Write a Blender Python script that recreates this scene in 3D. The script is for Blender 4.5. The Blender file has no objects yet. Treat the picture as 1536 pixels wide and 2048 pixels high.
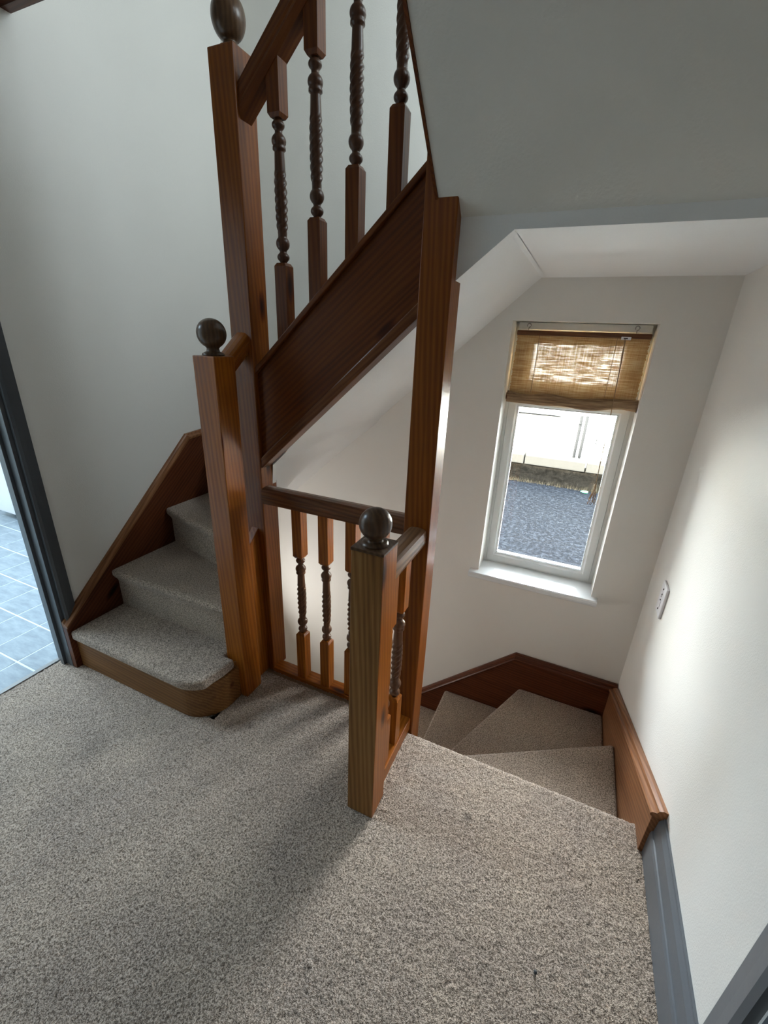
import bpy, bmesh, math, random
import numpy as np
from mathutils import Vector, Matrix
random.seed(7); np.random.seed(7)
S = bpy.context.scene
C = S.collection
PI = math.pi
# ------------------------------------------------------------------ camera
cam = bpy.data.cameras.new('camera'); co = bpy.data.objects.new('camera', cam); C.objects.link(co); S.camera = co
PIT, ROL, YAW, FPX = math.radians(21.78852627), math.radians(2.5127723), math.radians(23.41444806), 864.8527
fw = Vector((-math.sin(YAW)*math.cos(PIT), math.cos(YAW)*math.cos(PIT), -math.sin(PIT)))
rt = Vector((math.cos(YAW), math.sin(YAW), 0)); up = rt.cross(fw)
r2 = math.cos(ROL)*rt + math.sin(ROL)*up; u2 = -math.sin(ROL)*rt + math.cos(ROL)*up
co.matrix_world = Matrix(((r2.x, u2.x, -fw.x, 0), (r2.y, u2.y, -fw.y, 0), (r2.z, u2.z, -fw.z, 1.4), (0, 0, 0, 1)))
cam.sensor_fit = 'HORIZONTAL'; cam.sensor_width = 36; cam.lens = 36*FPX/1536; cam.clip_start = .02
# ------------------------------------------------------------------ world, sun, lights, exposure
S.view_settings.view_transform = 'Standard'; S.view_settings.look = 'None'
S.view_settings.gamma = 1; S.view_settings.use_curve_mapping = False
S.view_settings.exposure = 0.9
w = bpy.data.worlds.new('sky'); S.world = w; w.use_nodes = True
bg = w.node_tree.nodes['Background']; bg.inputs[0].default_value = (.90, .95, 1, 1); bg.inputs[1].default_value = 26.0
sun = bpy.data.lights.new('sun', 'SUN'); sun.energy = 85; sun.angle = .01; sun.color = (1, .95, .86)
so = bpy.data.objects.new('sun', sun); C.objects.link(so)
so.rotation_euler = Vector((.35, .86, -.56)).to_track_quat('-Z', 'Y').to_euler()
def area(name, loc, to, sx, sy, e, col):
    l = bpy.data.lights.new(name, 'AREA'); l.shape = 'RECTANGLE'; l.size = sx; l.size_y = sy; l.energy = e; l.color = col
    o = bpy.data.objects.new(name, l); C.objects.link(o); o.location = loc
    o.rotation_euler = (Vector(to)-Vector(loc)).to_track_quat('-Z', 'Z' if abs((Vector(to)-Vector(loc)).normalized().z) < .9 else 'Y').to_euler()
    return o
area('stairwell_light', (.30, 1.55, 2.75), (-1.4, 2.05, 2.75), .6, .9, 13.5, (.80, .93, 1))
area('landing_light', (-.9, -.5, 2.2), (-.8, -.1, 0), 1.0, .8, .55, (1, .94, .88))
area('hall_below_light', (-1.72, 1.50, -.25), (-.6, 1.60, .35), .5, .6, 3.6, (1, .985, .95))
area('bathroom_light', (-3.0, .7, 2.3), (-2.9, .7, 0), .9, .9, 45, (.62, .82, 1))
area('bathroom_window_light', (-4.3, .35, 1.35), (.4, .75, 1.1), .8, .8, 3.2, (.86, .95, 1))
p = area('window_portal', (-.06, 2.30, .88), (-.06, 0, .88), .56, 1.2, 1, (1, 1, 1)); p.data.cycles.is_portal = True

# ------------------------------------------------------------------ materials
def newmat(name):
    m = bpy.data.materials.new(name); m.use_nodes = True
    return m, m.node_tree.nodes, m.node_tree.links, m.node_tree.nodes['Principled BSDF']
def noise(N, L, vec, scale, detail=3, rough=.5):
    n = N.new('ShaderNodeTexNoise'); n.inputs['Scale'].default_value = scale; n.inputs['Detail'].default_value = detail
    n.inputs['Roughness'].default_value = rough
    if vec is not None: L.new(vec, n.inputs['Vector'])
    return n
def ramp(N, L, fac, stops):
    r = N.new('ShaderNodeValToRGB'); e = r.color_ramp.elements
    while len(e) < len(stops): e.new(.5)
    for k, (p_, c_) in enumerate(stops): e[k].position = p_; e[k].color = (*c_, 1)
    L.new(fac, r.inputs[0]); return r
def bump(N, L, h, bs, strength, dist):
    b = N.new('ShaderNodeBump'); b.inputs['Strength'].default_value = strength; b.inputs['Distance'].default_value = dist
    L.new(h, b.inputs['Height']); L.new(b.outputs[0], bs.inputs['Normal']); return b
def coords(N, L, scale=(1, 1, 1), rot=(0, 0, 0), kind='Object'):
    t = N.new('ShaderNodeTexCoord'); m = N.new('ShaderNodeMapping')
    m.inputs['Scale'].default_value = scale; m.inputs['Rotation'].default_value = rot
    L.new(t.outputs[kind], m.inputs['Vector']); return m.outputs[0]
def plain(name, col, rough=.5, bumpy=0, bscale=200, var=0, metallic=0, coat=0):
    m, N, L, b = newmat(name)
    b.inputs['Base Color'].default_value = (*col, 1); b.inputs['Roughness'].default_value = rough
    b.inputs['Metallic'].default_value = metallic; b.inputs['Coat Weight'].default_value = coat
    v = coords(N, L)
    if var:
        n = noise(N, L, v, 3.0, 4)
        r = ramp(N, L, n.outputs['Fac'], [(.3, tuple(x*(1-var) for x in col)), (.7, tuple(min(1, x*(1+var)) for x in col))])
        L.new(r.outputs[0], b.inputs['Base Color'])
    if bumpy:
        n2 = noise(N, L, v, bscale, 2); bump(N, L, n2.outputs['Fac'], b, bumpy, .002)
    return m
def wood(name, axis, dark, mid, light, tilt=0, rough=.34, coat=.09, knots=True):
    """pine: grain runs along `axis`; tilt turns the grain in the axis plane"""
    m, N, L, b = newmat(name)
    t = N.new('ShaderNodeTexCoord'); m0 = N.new('ShaderNodeMapping'); L.new(t.outputs['Object'], m0.inputs['Vector'])
    m0.inputs['Rotation'].default_value = {'x': (0, tilt, 0), 'y': (-tilt, 0, 0), 'z': (0, 0, 0)}[axis]
    oi = N.new('ShaderNodeObjectInfo'); ad = N.new('ShaderNodeVectorMath'); ad.operation = 'ADD'
    mu = N.new('ShaderNodeVectorMath'); mu.operation = 'SCALE'; mu.inputs[3].default_value = 7.3
    cb = N.new('ShaderNodeCombineXYZ')
    for k in range(3): L.new(oi.outputs['Random'], cb.inputs[k])
    L.new(cb.outputs[0], mu.inputs[0]); L.new(m0.outputs[0], ad.inputs[0]); L.new(mu.outputs[0], ad.inputs[1])
    def mp(a, c):
        q = N.new('ShaderNodeMapping'); s = [c, c, c]; s['xyz'.index(axis)] = a
        q.inputs['Scale'].default_value = s; L.new(ad.outputs[0], q.inputs['Vector']); return q.outputs[0]
    n1 = noise(N, L, mp(.9, 11), 1.6, 4, .6)
    # growth rings: distance-like bands, wavy along the grain
    wv = N.new('ShaderNodeTexWave'); wv.wave_type = 'BANDS'; wv.bands_direction = 'DIAGONAL'
    wv.inputs['Scale'].default_value = 4.4; wv.inputs['Distortion'].default_value = 5; wv.inputs['Detail'].default_value = 3
    wv.inputs['Detail Scale'].default_value = .8
    L.new(mp(.5, 9), wv.inputs['Vector'])
    fine = noise(N, L, mp(5, 260), 1, 2)
    mx = N.new('ShaderNodeMath'); mx.operation = 'MULTIPLY_ADD'; mx.inputs[1].default_value = .22
    L.new(wv.outputs['Fac'], mx.inputs[0]); 
    s1 = N.new('ShaderNodeMath'); s1.operation = 'MULTIPLY'; s1.inputs[1].default_value = .6; L.new(n1.outputs['Fac'], s1.inputs[0])
    L.new(s1.outputs[0], mx.inputs[2])
    f2 = N.new('ShaderNodeMath'); f2.operation = 'MULTIPLY_ADD'; f2.inputs[1].default_value = .22
    L.new(fine.outputs['Fac'], f2.inputs[0]); L.new(mx.outputs[0], f2.inputs[2])
    r = ramp(N, L, f2.outputs[0], [(.25, dark), (.52, mid), (.85, light)])
    out = r.outputs[0]
    if knots:
        vo = N.new('ShaderNodeTexVoronoi'); vo.inputs['Scale'].default_value = 1; L.new(mp(3.0, 9), vo.inputs['Vector'])
        kr = ramp(N, L, vo.outputs['Distance'], [(.05, (.10, .06, .04)), (.12, (.55, .4, .33)), (.17, (1, 1, 1))])
        mm = N.new('ShaderNodeMix'); mm.data_type = 'RGBA'; mm.blend_type = 'MULTIPLY'; mm.inputs[0].default_value = 1
        L.new(out, mm.inputs[6]); L.new(kr.outputs[0], mm.inputs[7]); out = mm.outputs[2]
    L.new(out, b.inputs['Base Color'])
    b.inputs['Roughness'].default_value = rough; b.inputs['Coat Weight'].default_value = coat; b.inputs['Coat Roughness'].default_value = .2; b.inputs['Specular IOR Level'].default_value = .2
    bump(N, L, f2.outputs[0], b, .12, .002)
    return m
PD, PM, PL_ = (.15, .036, .0035), (.26, .074, .007), (.38, .125, .014)
DK = ((.065, .015, .0022), (.11, .028, .0038), (.17, .050, .007))  # same pine with shade put into its colour: upper strings, rail, balusters
MK = ((.10, .023, .0025), (.175, .047, .005), (.27, .085, .010))  # same pine partly darkened, imitating the unlit fronts of the tall newels
W = {'z': wood('pine_upright', 'z', PD, PM, PL_), 'x': wood('pine_along_x', 'x', PD, PM, PL_),
     'y': wood('pine_along_y', 'y', PD, PM, PL_),
     'rx': wood('pine_raking_x', 'x', PD, PM, PL_, tilt=math.radians(42)),
     'ry': wood('pine_raking_y', 'y', PD, PM, PL_, tilt=math.radians(42)),
     'mz': wood('half_shaded_pine_upright', 'z', *MK, rough=.38, coat=.12),
     'dz': wood('shaded_pine_upright', 'z', *DK, rough=.42, coat=.04), 'dx': wood('shaded_pine_along_x', 'x', *DK, rough=.42, coat=.04),
     'drx': wood('shaded_pine_raking_x', 'x', *DK, tilt=math.radians(42), rough=.42, coat=.04), 'dry': wood('shaded_pine_raking_y', 'y', *DK, tilt=math.radians(42), rough=.42, coat=.04),
     'bare': wood('pine_worn_bare', 'z', (.13, .054, .014), (.235, .110, .031), (.36, .195, .070), rough=.5, coat=.05, knots=False),
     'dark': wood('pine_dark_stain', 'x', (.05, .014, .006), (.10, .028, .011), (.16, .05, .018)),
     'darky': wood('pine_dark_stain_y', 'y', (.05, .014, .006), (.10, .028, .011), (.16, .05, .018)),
     'worny': wood('pine_worn_y', 'y', (.12, .046, .018), (.22, .092, .038), (.34, .165, .078), rough=.4, coat=.1, knots=False),
     'wornry': wood('pine_worn_raking', 'y', (.12, .046, .018), (.22, .092, .038), (.34, .165, .078), tilt=math.radians(41.7), rough=.4, coat=.1, knots=False),
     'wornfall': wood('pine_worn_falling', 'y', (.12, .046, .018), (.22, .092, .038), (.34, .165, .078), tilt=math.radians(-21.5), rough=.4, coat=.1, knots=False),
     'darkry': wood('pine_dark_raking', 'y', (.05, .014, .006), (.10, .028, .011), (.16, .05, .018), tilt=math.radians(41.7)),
     'turned': wood('turned_brown', 'z', (.085, .036, .017), (.13, .058, .027), (.18, .085, .042), rough=.36, coat=.25, knots=False),
     'dturned': wood('turned_brown_shaded', 'z', (.045, .018, .009), (.07, .03, .015), (.10, .045, .024), rough=.36, coat=.2, knots=False),  # turned wood darkened to imitate shade on the upper balusters
     'rail': wood('rail_brown', 'x', (.075, .028, .012), (.14, .055, .023), (.21, .09, .04), rough=.3, coat=.4, knots=False),
     'raily': wood('rail_brown_y', 'y', (.10, .05, .024), (.19, .10, .05), (.30, .17, .09), rough=.3, coat=.4, knots=False)}
white_paint = plain('white_wall_paint', (.80, .78, .735), .55, .25, 260, .012)
soffit_paint = plain('white_soffit_paint', (.85, .85, .84), .6, .3, 160, .02)
gloss_white = plain('white_gloss_sill', (.80, .82, .83), .12, 0, 10, 0)
upvc = plain('white_upvc', (.78, .80, .79), .25)
grey_gloss = plain('grey_gloss_paint', (.13, .142, .158), .33, .1, 60, .06)
dark_grey = plain('dark_grey_gloss_paint', (.075, .082, .09), .35, .1, 60, .05)
finial_mat = wood('finial_dark', 'z', (.042, .021, .010), (.073, .038, .018), (.115, .064, .032), rough=.34, coat=.25, knots=False)
plastic = plain('white_plastic', (.78, .77, .80), .3)
metal = plain('steel', (.35, .35, .35), .3, metallic=1)
brass = plain('aged_brass', (.2, .13, .05), .35, metallic=1)
cord_mat = plain('brown_cord', (.30, .19, .10), .8)
def carpet_mat(name='taupe_twist_carpet', stains=()):
    m, N, L, b = newmat(name)
    v = coords(N, L, kind='Object')
    a = noise(N, L, v, 210, 2, .7); a2 = noise(N, L, v, 520, 1, .5); big = noise(N, L, v, 3.4, 4, .6)
    ms = N.new('ShaderNodeMath'); ms.operation = 'MULTIPLY_ADD'; ms.inputs[1].default_value = .45
    L.new(a2.outputs['Fac'], ms.inputs[0]); 
    h = N.new('ShaderNodeMath'); h.operation = 'MULTIPLY'; h.inputs[1].default_value = .72; L.new(a.outputs['Fac'], h.inputs[0]); L.new(h.outputs[0], ms.inputs[2])
    r = ramp(N, L, ms.outputs[0], [(.42, (.085, .060, .043)), (.55, (.29, .225, .172)), (.67, (.66, .54, .44))])
    rb = ramp(N, L, big.outputs['Fac'], [(.3, (.80, .79, .80)), (.7, (1.08, 1.06, 1.02))])
    mm = N.new('ShaderNodeMix'); mm.data_type = 'RGBA'; mm.blend_type = 'MULTIPLY'; mm.inputs[0].default_value = 1
    L.new(r.outputs[0], mm.inputs[6]); L.new(rb.outputs[0], mm.inputs[7]); out = mm.outputs[2]
    for (sx, sy, rad, dk) in stains:      # small spills and trodden marks
        wb = noise(N, L, v, 40, 2); d = N.new('ShaderNodeVectorMath'); d.operation = 'DISTANCE'; d.inputs[1].default_value = (sx, sy, 0); L.new(v, d.inputs[0])
        ad = N.new('ShaderNodeMath'); ad.operation = 'MULTIPLY_ADD'; ad.inputs[1].default_value = rad*.9; L.new(wb.outputs['Fac'], ad.inputs[0]); L.new(d.outputs['Value'], ad.inputs[2])
        rs = ramp(N, L, ad.outputs[0], [(rad*.75, (dk, dk, dk)), (rad*1.5, (1, 1, 1))])
        m3 = N.new('ShaderNodeMix'); m3.data_type = 'RGBA'; m3.blend_type = 'MULTIPLY'; m3.inputs[0].default_value = 1
        L.new(out, m3.inputs[6]); L.new(rs.outputs[0], m3.inputs[7]); out = m3.outputs[2]
    L.new(out, b.inputs['Base Color'])
    b.inputs['Roughness'].default_value = .95; b.inputs['Specular IOR Level'].default_value = .15
    b.inputs['Sheen Weight'].default_value = .25
    bump(N, L, ms.outputs[0], b, .9, .006)
    return m
carpet = carpet_mat()

# ------------------------------------------------------------------ mesh helpers
def tag(o, label=None, cat=None, group=None, kind=None):
    if label: o['label'] = label
    if cat: o['category'] = cat
    if group: o['group'] = group
    if kind: o['kind'] = kind
    return o
def thing(name, loc, label, cat, group=None):
    o = bpy.data.objects.new(name, None); C.objects.link(o); o.location = loc; o.empty_display_size = .05
    return tag(o, label, cat, group)
def wloc(p):
    v = Vector((0, 0, 0))
    while p is not None: v += p.location; p = p.parent
    return v
def mk(name, bm, mat, parent=None, origin=None, smooth=False, bevel=0, segs=2, angle=35):
    """link bm (world coordinates) as one mesh object with its origin at the shape's centre"""
    vs = [v.co for v in bm.verts]
    if origin is None:
        origin = Vector([(min(v[k] for v in vs)+max(v[k] for v in vs))/2 for k in range(3)])
    origin = Vector(origin)
    bmesh.ops.translate(bm, verts=bm.verts, vec=-origin)
    bmesh.ops.recalc_face_normals(bm, faces=bm.faces)
    me = bpy.data.meshes.new(name)
    if smooth:
        for f in bm.faces: f.smooth = True
    bm.to_mesh(me); bm.free()
    for m in (mat if isinstance(mat, (list, tuple)) else [mat]): me.materials.append(m)
    o = bpy.data.objects.new(name, me); C.objects.link(o)
    if parent is not None: o.parent = parent; o.location = origin-wloc(parent)
    else: o.location = origin
    if bevel:
        md = o.modifiers.new('bevel', 'BEVEL'); md.width = bevel; md.segments = segs; md.limit_method = 'ANGLE'; md.angle_limit = math.radians(angle)
        md.harden_normals = False
    return o
def B_(bm, x0, x1, y0, y1, z0, z1):
    vs = [bm.verts.new((x, y, z)) for x in (x0, x1) for y in (y0, y1) for z in (z0, z1)]
    for f in ((0, 1, 3, 2), (4, 6, 7, 5), (0, 4, 5, 1), (2, 3, 7, 6), (0, 2, 6, 4), (1, 5, 7, 3)): bm.faces.new([vs[i] for i in f])
    return bm
def box(x0, x1, y0, y1, z0, z1): return B_(bmesh.new(), x0, x1, y0, y1, z0, z1)
def boxes(L_):
    bm = bmesh.new()
    for b in L_: B_(bm, *b)
    return bm
def P_(bm, pts, ax, a, b):
    """extrude polygon pts (the two other axes, in order) along axis ax from a to b"""
    def v(p, t):
        return {'x': (t, p[0], p[1]), 'y': (p[0], t, p[1]), 'z': (p[0], p[1], t)}[ax]
    A = [bm.verts.new(v(p, a)) for p in pts]; Bv = [bm.verts.new(v(p, b)) for p in pts]
    bm.faces.new(A); bm.faces.new(Bv[::-1]); n = len(pts)
    for i in range(n): bm.faces.new((A[i], Bv[i], Bv[(i+1) % n], A[(i+1) % n]))
    return bm
def prism(pts, ax, a, b): return P_(bmesh.new(), pts, ax, a, b)
def loft(rings, cap=True, bm=None):
    bm = bm or bmesh.new(); R = [[bm.verts.new(p) for p in r] for r in rings]; n = len(R[0])
    for a, b in zip(R, R[1:]):
        for i in range(n): bm.faces.new((a[i], a[(i+1) % n], b[(i+1) % n], b[i]))
    if cap: bm.faces.new(R[0][::-1]); bm.faces.new(R[-1])
    return bm
def lathe(prof, cx, cy, seg=28, bm=None):
    return loft([[(cx+r*math.cos(2*PI*k/seg), cy+r*math.sin(2*PI*k/seg), z) for k in range(seg)] for r, z in prof], bm=bm)
def tube(pts, r, seg=8, bm=None):
    pts = [Vector(p_) for p_ in pts]; rings = []
    for i, p_ in enumerate(pts):
        d = (pts[min(i+1, len(pts)-1)]-pts[max(i-1, 0)]).normalized()
        a = d.cross(Vector((.13, .21, 1)) if abs(d.z) < .9 else Vector((1, .1, 0))).normalized(); b = d.cross(a)
        rings.append([p_+r*(math.cos(2*PI*k/seg)*a+math.sin(2*PI*k/seg)*b) for k in range(seg)])
    return loft(rings, bm=bm)
def struct(name, bm, mat, label=None, parent=None, **k):
    o = mk(name, bm, mat, parent, **k)
    if parent is None: o['kind'] = 'structure'
    return o

# ------------------------------------------------------------------ constants
LX, RX, BY = -1.83, .44, 2.09        # left wall, right wall, window wall
RZ = .19                             # riser
GZ = -2.6                            # street level
FRONTY = -1.7

# ------------------------------------------------------------------ structure
# floor slab of the landing (its carpet is laid on top)
fl = boxes([(RX, RX+.14, -.22, .56, -.25, .004), (LX-.12, -1.03, FRONTY, 1.20, -.25, -.006), (-1.115, -.45, FRONTY, 1.275, -.25, -.006), (-.45, RX, FRONTY, 1.165, -.25, -.006)])
struct('floor', fl, plain('floorboard', (.26, .17, .10), .8))
# left wall with the bathroom doorway
D0, D1, DH = .03, .862, 2.03
struct('wall_left', boxes([(LX-.10, LX, D1, BY+.25, -2.6, 5), (LX-.10, LX, FRONTY, D0, -.25, 5), (LX-.10, LX, D0, D1, DH, 5), (LX-.10, LX, D0, D1, -2.6, -.25)]), white_paint)
# right wall with a doorway near the camera
E0, E1 = -.22, .56
struct('wall_right', boxes([(RX, RX+.12, E1, BY+.25, -2.6, 5), (RX, RX+.12, FRONTY, E0, -.25, 5), (RX, RX+.12, E0, E1, 2.03, 5), (RX, RX+.12, FRONTY, E1, -2.6, -.25)]), white_paint)
# window wall with the window recess
wx0, wx1, wz0, wz1 = -.338, .219, .262, 1.498
struct('wall_back', boxes([(LX, wx0, BY, BY+.25, -2.6, 5), (wx1, RX, BY, BY+.25, -2.6, 5), (wx0, wx1, BY, BY+.25, -2.6, wz0), (wx0, wx1, BY, BY+.25, wz1, 5)]), white_paint)
struct('wall_front', box(LX-.1, RX+.12, FRONTY-.15, FRONTY, -2.6, 5), white_paint)
# wall under the landing edge, seen down the stairwell
struct('wall_stairwell', boxes([(LX, -.452, 1.13, 1.19, -2.6, -.25), (-.45, RX, 1.10, 1.16, -2.6, -.25)]), white_paint)
struct('floor_below', box(LX, RX, FRONTY, BY, -2.7, -2.6), plain('lower_floor', (.2, .17, .14), .9))
struct('ceiling', box(LX, -.44, FRONTY, 1.147, 2.30, 2.5), white_paint)
struct('ceiling_stairwell', box(LX-.1, RX+.12, FRONTY, BY+.25, 5, 5.2), white_paint)
struct('trim_1', box(LX, -.46, 1.13, 1.160, 2.285, 2.33), W['dark'])

# underside of the upper stairs: raking soffit that curls down under the winders
def soffit():
    bm = bmesh.new(); nx, ny = 70, 28; XL = -1.66
    def zz(x, y):
        zp = .972+.915*(x+1.0)
        phi = math.degrees(math.atan2(max(0, -(x+1.035)), y-1.27)) if x < -1.035 else 0
        zh = .905-.57*phi/90+.915*max(0, x+1.035)+(.035 if x > -1.035 else .035*max(0, 1-phi/20))
        z = -math.log(math.exp(-zp*60)+math.exp(-zh*60))/60 if x < -.95 else zp
        return min(z, 1.66)
    g = [[None]*(ny+1) for _ in range(nx+1)]
    for i in range(nx+1):
        x = XL+(-.226-XL)*i/nx
        for j in range(ny+1):
            y = 1.285+(BY-1.285)*j/ny
            g[i][j] = bm.verts.new((x, y, zz(x, y)))
    for i in range(nx):
        for j in range(ny):
            a_, b_ = g[i][j+1].co.x+1.035, g[i][j+1].co.y-1.27
            if a_ > 0 or math.atan2(-a_, b_) < math.radians(63): bm.faces.new((g[i][j], g[i+1][j], g[i+1][j+1], g[i][j+1]))
    bmesh.ops.delete(bm, geom=[v for v in bm.verts if not v.link_faces], context='VERTS')
    r = bmesh.ops.extrude_face_region(bm, geom=bm.faces[:])
    vs = [e for e in r['geom'] if isinstance(e, bmesh.types.BMVert)]
    bmesh.ops.translate(bm, verts=vs, vec=(0, 0, .010))
    return bm
o = struct('ceiling_raking_soffit', soffit(), soffit_paint, smooth=True)
md = o.modifiers.new('es', 'EDGE_SPLIT'); md.split_angle = math.radians(40)
# flat soffit below the quarter landing, the downstand at its front and the soffit that climbs over the landing
struct('ceiling_quarter_landing', box(-.228, RX, 1.243, BY, 1.66, 1.74), soffit_paint)
struct('wall_downstand', prism([(-.362, 1.74), (-.362, 1.548), (-.226, 1.658), (RX, 1.655), (RX, 1.74)], 'y', 1.238, 1.285), soffit_paint)
def zs2(y): return 1.688+.925*(1.24-y)
ye = -.2
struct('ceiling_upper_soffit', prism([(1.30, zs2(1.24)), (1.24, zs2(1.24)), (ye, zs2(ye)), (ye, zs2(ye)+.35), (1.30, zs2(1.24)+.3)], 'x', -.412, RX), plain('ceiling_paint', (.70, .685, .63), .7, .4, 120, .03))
struct('wall_over_landing', box(-.412, RX, ye-.1, ye, zs2(ye), 5), white_paint)
struct('wall_upper_side', box(-.412, RX, 1.3, 1.34, 1.74, 2.9), white_paint)

# skirting on the right wall
sk = prism([(RX, 0), (.417, 0), (.417, .092), (.4195, .102), (.423, .104), (.426, .152), (.434, .165), (.434, .171), (RX, .171)], 'y', 0, 1)
for v in sk.verts: v.co = Vector((v.co.x, v.co.y, v.co.z))
def prof_y(pts, y0, y1):  # pts are (x,z)
    return prism(pts, 'y', y0, y1)
struct('baseboard_right', prof_y([(RX, 0), (.417, 0), (.417, .092), (.4195, .102), (.423, .104), (.426, .152), (.434, .165), (.434, .171), (RX, .171)], .655, 1.097), grey_gloss)
# right doorway: lining, architrave, closed door
arch = [(.0, .0), (.0, .016), (.010, .020), (.022, .017), (.030, .015), (.050, .011), (.052, .004), (.052, 0)]   # (across, proud)
d2 = struct('door_1', box(RX+.062, RX+.10, E0+.019, E1-.019, .006, 2.011), dark_grey)
struct('door_lining', boxes([(RX-.001, RX+.122, E1-.018, E1+.002, 0, 2.03), (RX-.001, RX+.122, E0-.002, E0+.018, 0, 2.03), (RX-.001, RX+.122, E0, E1, 2.012, 2.032), (RX+.045, RX+.06, E1-.032, E1-.018, 0, 2.0)]), grey_gloss, parent=d2)
struct('architrave', prism([(RX-q, E1+.008+t*1.3) for t, q in arch], 'z', 0, 2.1), grey_gloss, parent=d2)
struct('architrave', prism([(RX-q, E0-.008-t) for t, q in arch], 'z', 0, 2.1), grey_gloss, parent=d2)
hb = lathe([(.026, 0), (.026, .006), (.011, .010), (.011, .04)], 0, 0, 20)
bmesh.ops.rotate(hb, verts=hb.verts, matrix=Matrix.Rotation(-PI/2, 3, 'Y')); bmesh.ops.translate(hb, verts=hb.verts, vec=(RX+.062, E1-.09, 1.0))
tube([(RX+.024, E1-.09, 1.0), (RX+.024, E1-.14, 1.0), (RX+.026, E1-.2, .998)], .009, 10, hb)
struct('door_handle', hb, metal, parent=d2, smooth=True)

# bathroom doorway
d1 = struct('door_2', boxes([(LX-.102, LX+.001, D1-.018, D1+.002, 0, 2.03), (LX-.102, LX+.001, D0-.002, D0+.018, 0, 2.03), (LX-.102, LX+.001, D0, D1, 2.012, 2.032), (LX-.062, LX-.04, D1-.03, D1-.018, 0, 2.012)]), dark_grey)
struct('architrave', prism([(LX+q, D1-.004+t) for t, q in arch], 'z', 0, 2.1), dark_grey, parent=d1)
struct('architrave', prism([(LX+q, D0+.004-t) for t, q in arch], 'z', 0, 2.1), dark_grey, parent=d1)
struct('architrave', prism([(LX+q, 2.024+t) for t, q in arch], 'y', D0-.07, D1+.07), dark_grey, parent=d1)
struct('threshold_strip', prism([(LX-.115, -.004), (LX-.085, -.004), (LX-.090, .004), (LX-.110, .004)], 'y', D0+.018, D1-.018), metal, parent=d1)

# bathroom beyond: tiled floor, walls, cabinet
grout = plain('pale_grout', (.68, .76, .78), .8)
bf = struct('floor_bathroom', box(-4.4, LX-.10, -.6, 2.25, -.25, -.0012), grout)
def tile_mat():
    m, N, L, b = newmat('slate_blue_tile'); v = coords(N, L, (1, 3, 1), kind='Object')
    oi = N.new('ShaderNodeObjectInfo'); a = N.new('ShaderNodeVectorMath'); a.operation = 'ADD'
    cb = N.new('ShaderNodeCombineXYZ'); mu = N.new('ShaderNodeMath'); mu.operation = 'MULTIPLY'; mu.inputs[1].default_value = 17
    L.new(oi.outputs['Random'], mu.inputs[0]); L.new(mu.outputs[0], cb.inputs[0]); L.new(mu.outputs[0], cb.inputs[1])
    L.new(v, a.inputs[0]); L.new(cb.outputs[0], a.inputs[1])
    n = noise(N, L, a.outputs[0], 9, 6, .65)
    r = ramp(N, L, n.outputs['Fac'], [(.28, (.21, .25, .28)), (.5, (.28, .325, .36)), (.75, (.38, .43, .46))])
    L.new(r.outputs[0], b.inputs['Base Color']); b.inputs['Roughness'].default_value = .38
    bump(N, L, n.outputs['Fac'], b, .2, .004); return m
tm = tile_mat(); tile_me = None
tx, ty = .187, .1955
k = 0
for i in range(12):
    for j in range(-4, 8):
        xc = -2.072+tx/2-tx*i-.002; yc = .753+ty*j+ty/2
        if xc-tx/2 < -4.35 or xc > LX-.06: continue
        hx = tx/2-.0032
        x1 = min(xc+hx, LX-.106)
        if tile_me is None or i == 0:
            o = mk('tile', box(xc-hx, x1, yc-ty/2+.0038, yc+ty/2-.0038, -.007, 0), tm, bf, bevel=.0012, segs=1)
            if i > 0: tile_me = o.data; tmod = True
        else:
            o = bpy.data.objects.new('tile', tile_me); C.objects.link(o); o.parent = bf; o.location = Vector((xc, yc, -.0035))-wloc(bf)
struct('wall_bathroom_far', box(-4.5, -4.4, -.6, 2.25, -.25, 2.5), white_paint)
struct('wall_bathroom_back', box(-4.5, LX-.10, 2.25, 2.35, -.25, 2.5), white_paint)
struct('wall_bathroom_front', box(-4.5, LX-.10, -.7, -.6, -.25, 2.5), white_paint)
struct('ceiling_bathroom', box(-4.5, LX-.10, -.7, 2.35, 2.4, 2.5), white_paint)
cb_ = thing('bathroom_cabinet', (-3.6, 1.9, 0), 'white floor cabinet glimpsed through the bathroom doorway at far left', 'cabinet')
mk('cabinet_body', box(-3.945, -3.2, 1.645, 2.24, .05, .84), plastic, cb_, bevel=.004)
mk('plinth', box(-3.92, -3.22, 1.70, 2.22, 0, .05), dark_grey, cb_)
dr = mk('door', box(-3.943, -3.58, 1.628, 1.645, .055, .80), plastic, cb_, bevel=.003)
mk('handle', tube([(-3.62, 1.628, .60), (-3.62, 1.60, .61), (-3.62, 1.60, .70), (-3.62, 1.628, .71)], .005), metal, dr, smooth=True)
dr = mk('door', box(-3.577, -3.203, 1.628, 1.645, .055, .80), plastic, cb_, bevel=.003)
mk('handle', tube([(-3.54, 1.628, .60), (-3.54, 1.60, .61), (-3.54, 1.60, .70), (-3.54, 1.628, .71)], .005), metal, dr, smooth=True)
mk('worktop', box(-3.96, -3.18, 1.615, 2.245, .84, .87), plastic, cb_, bevel=.004)

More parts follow.
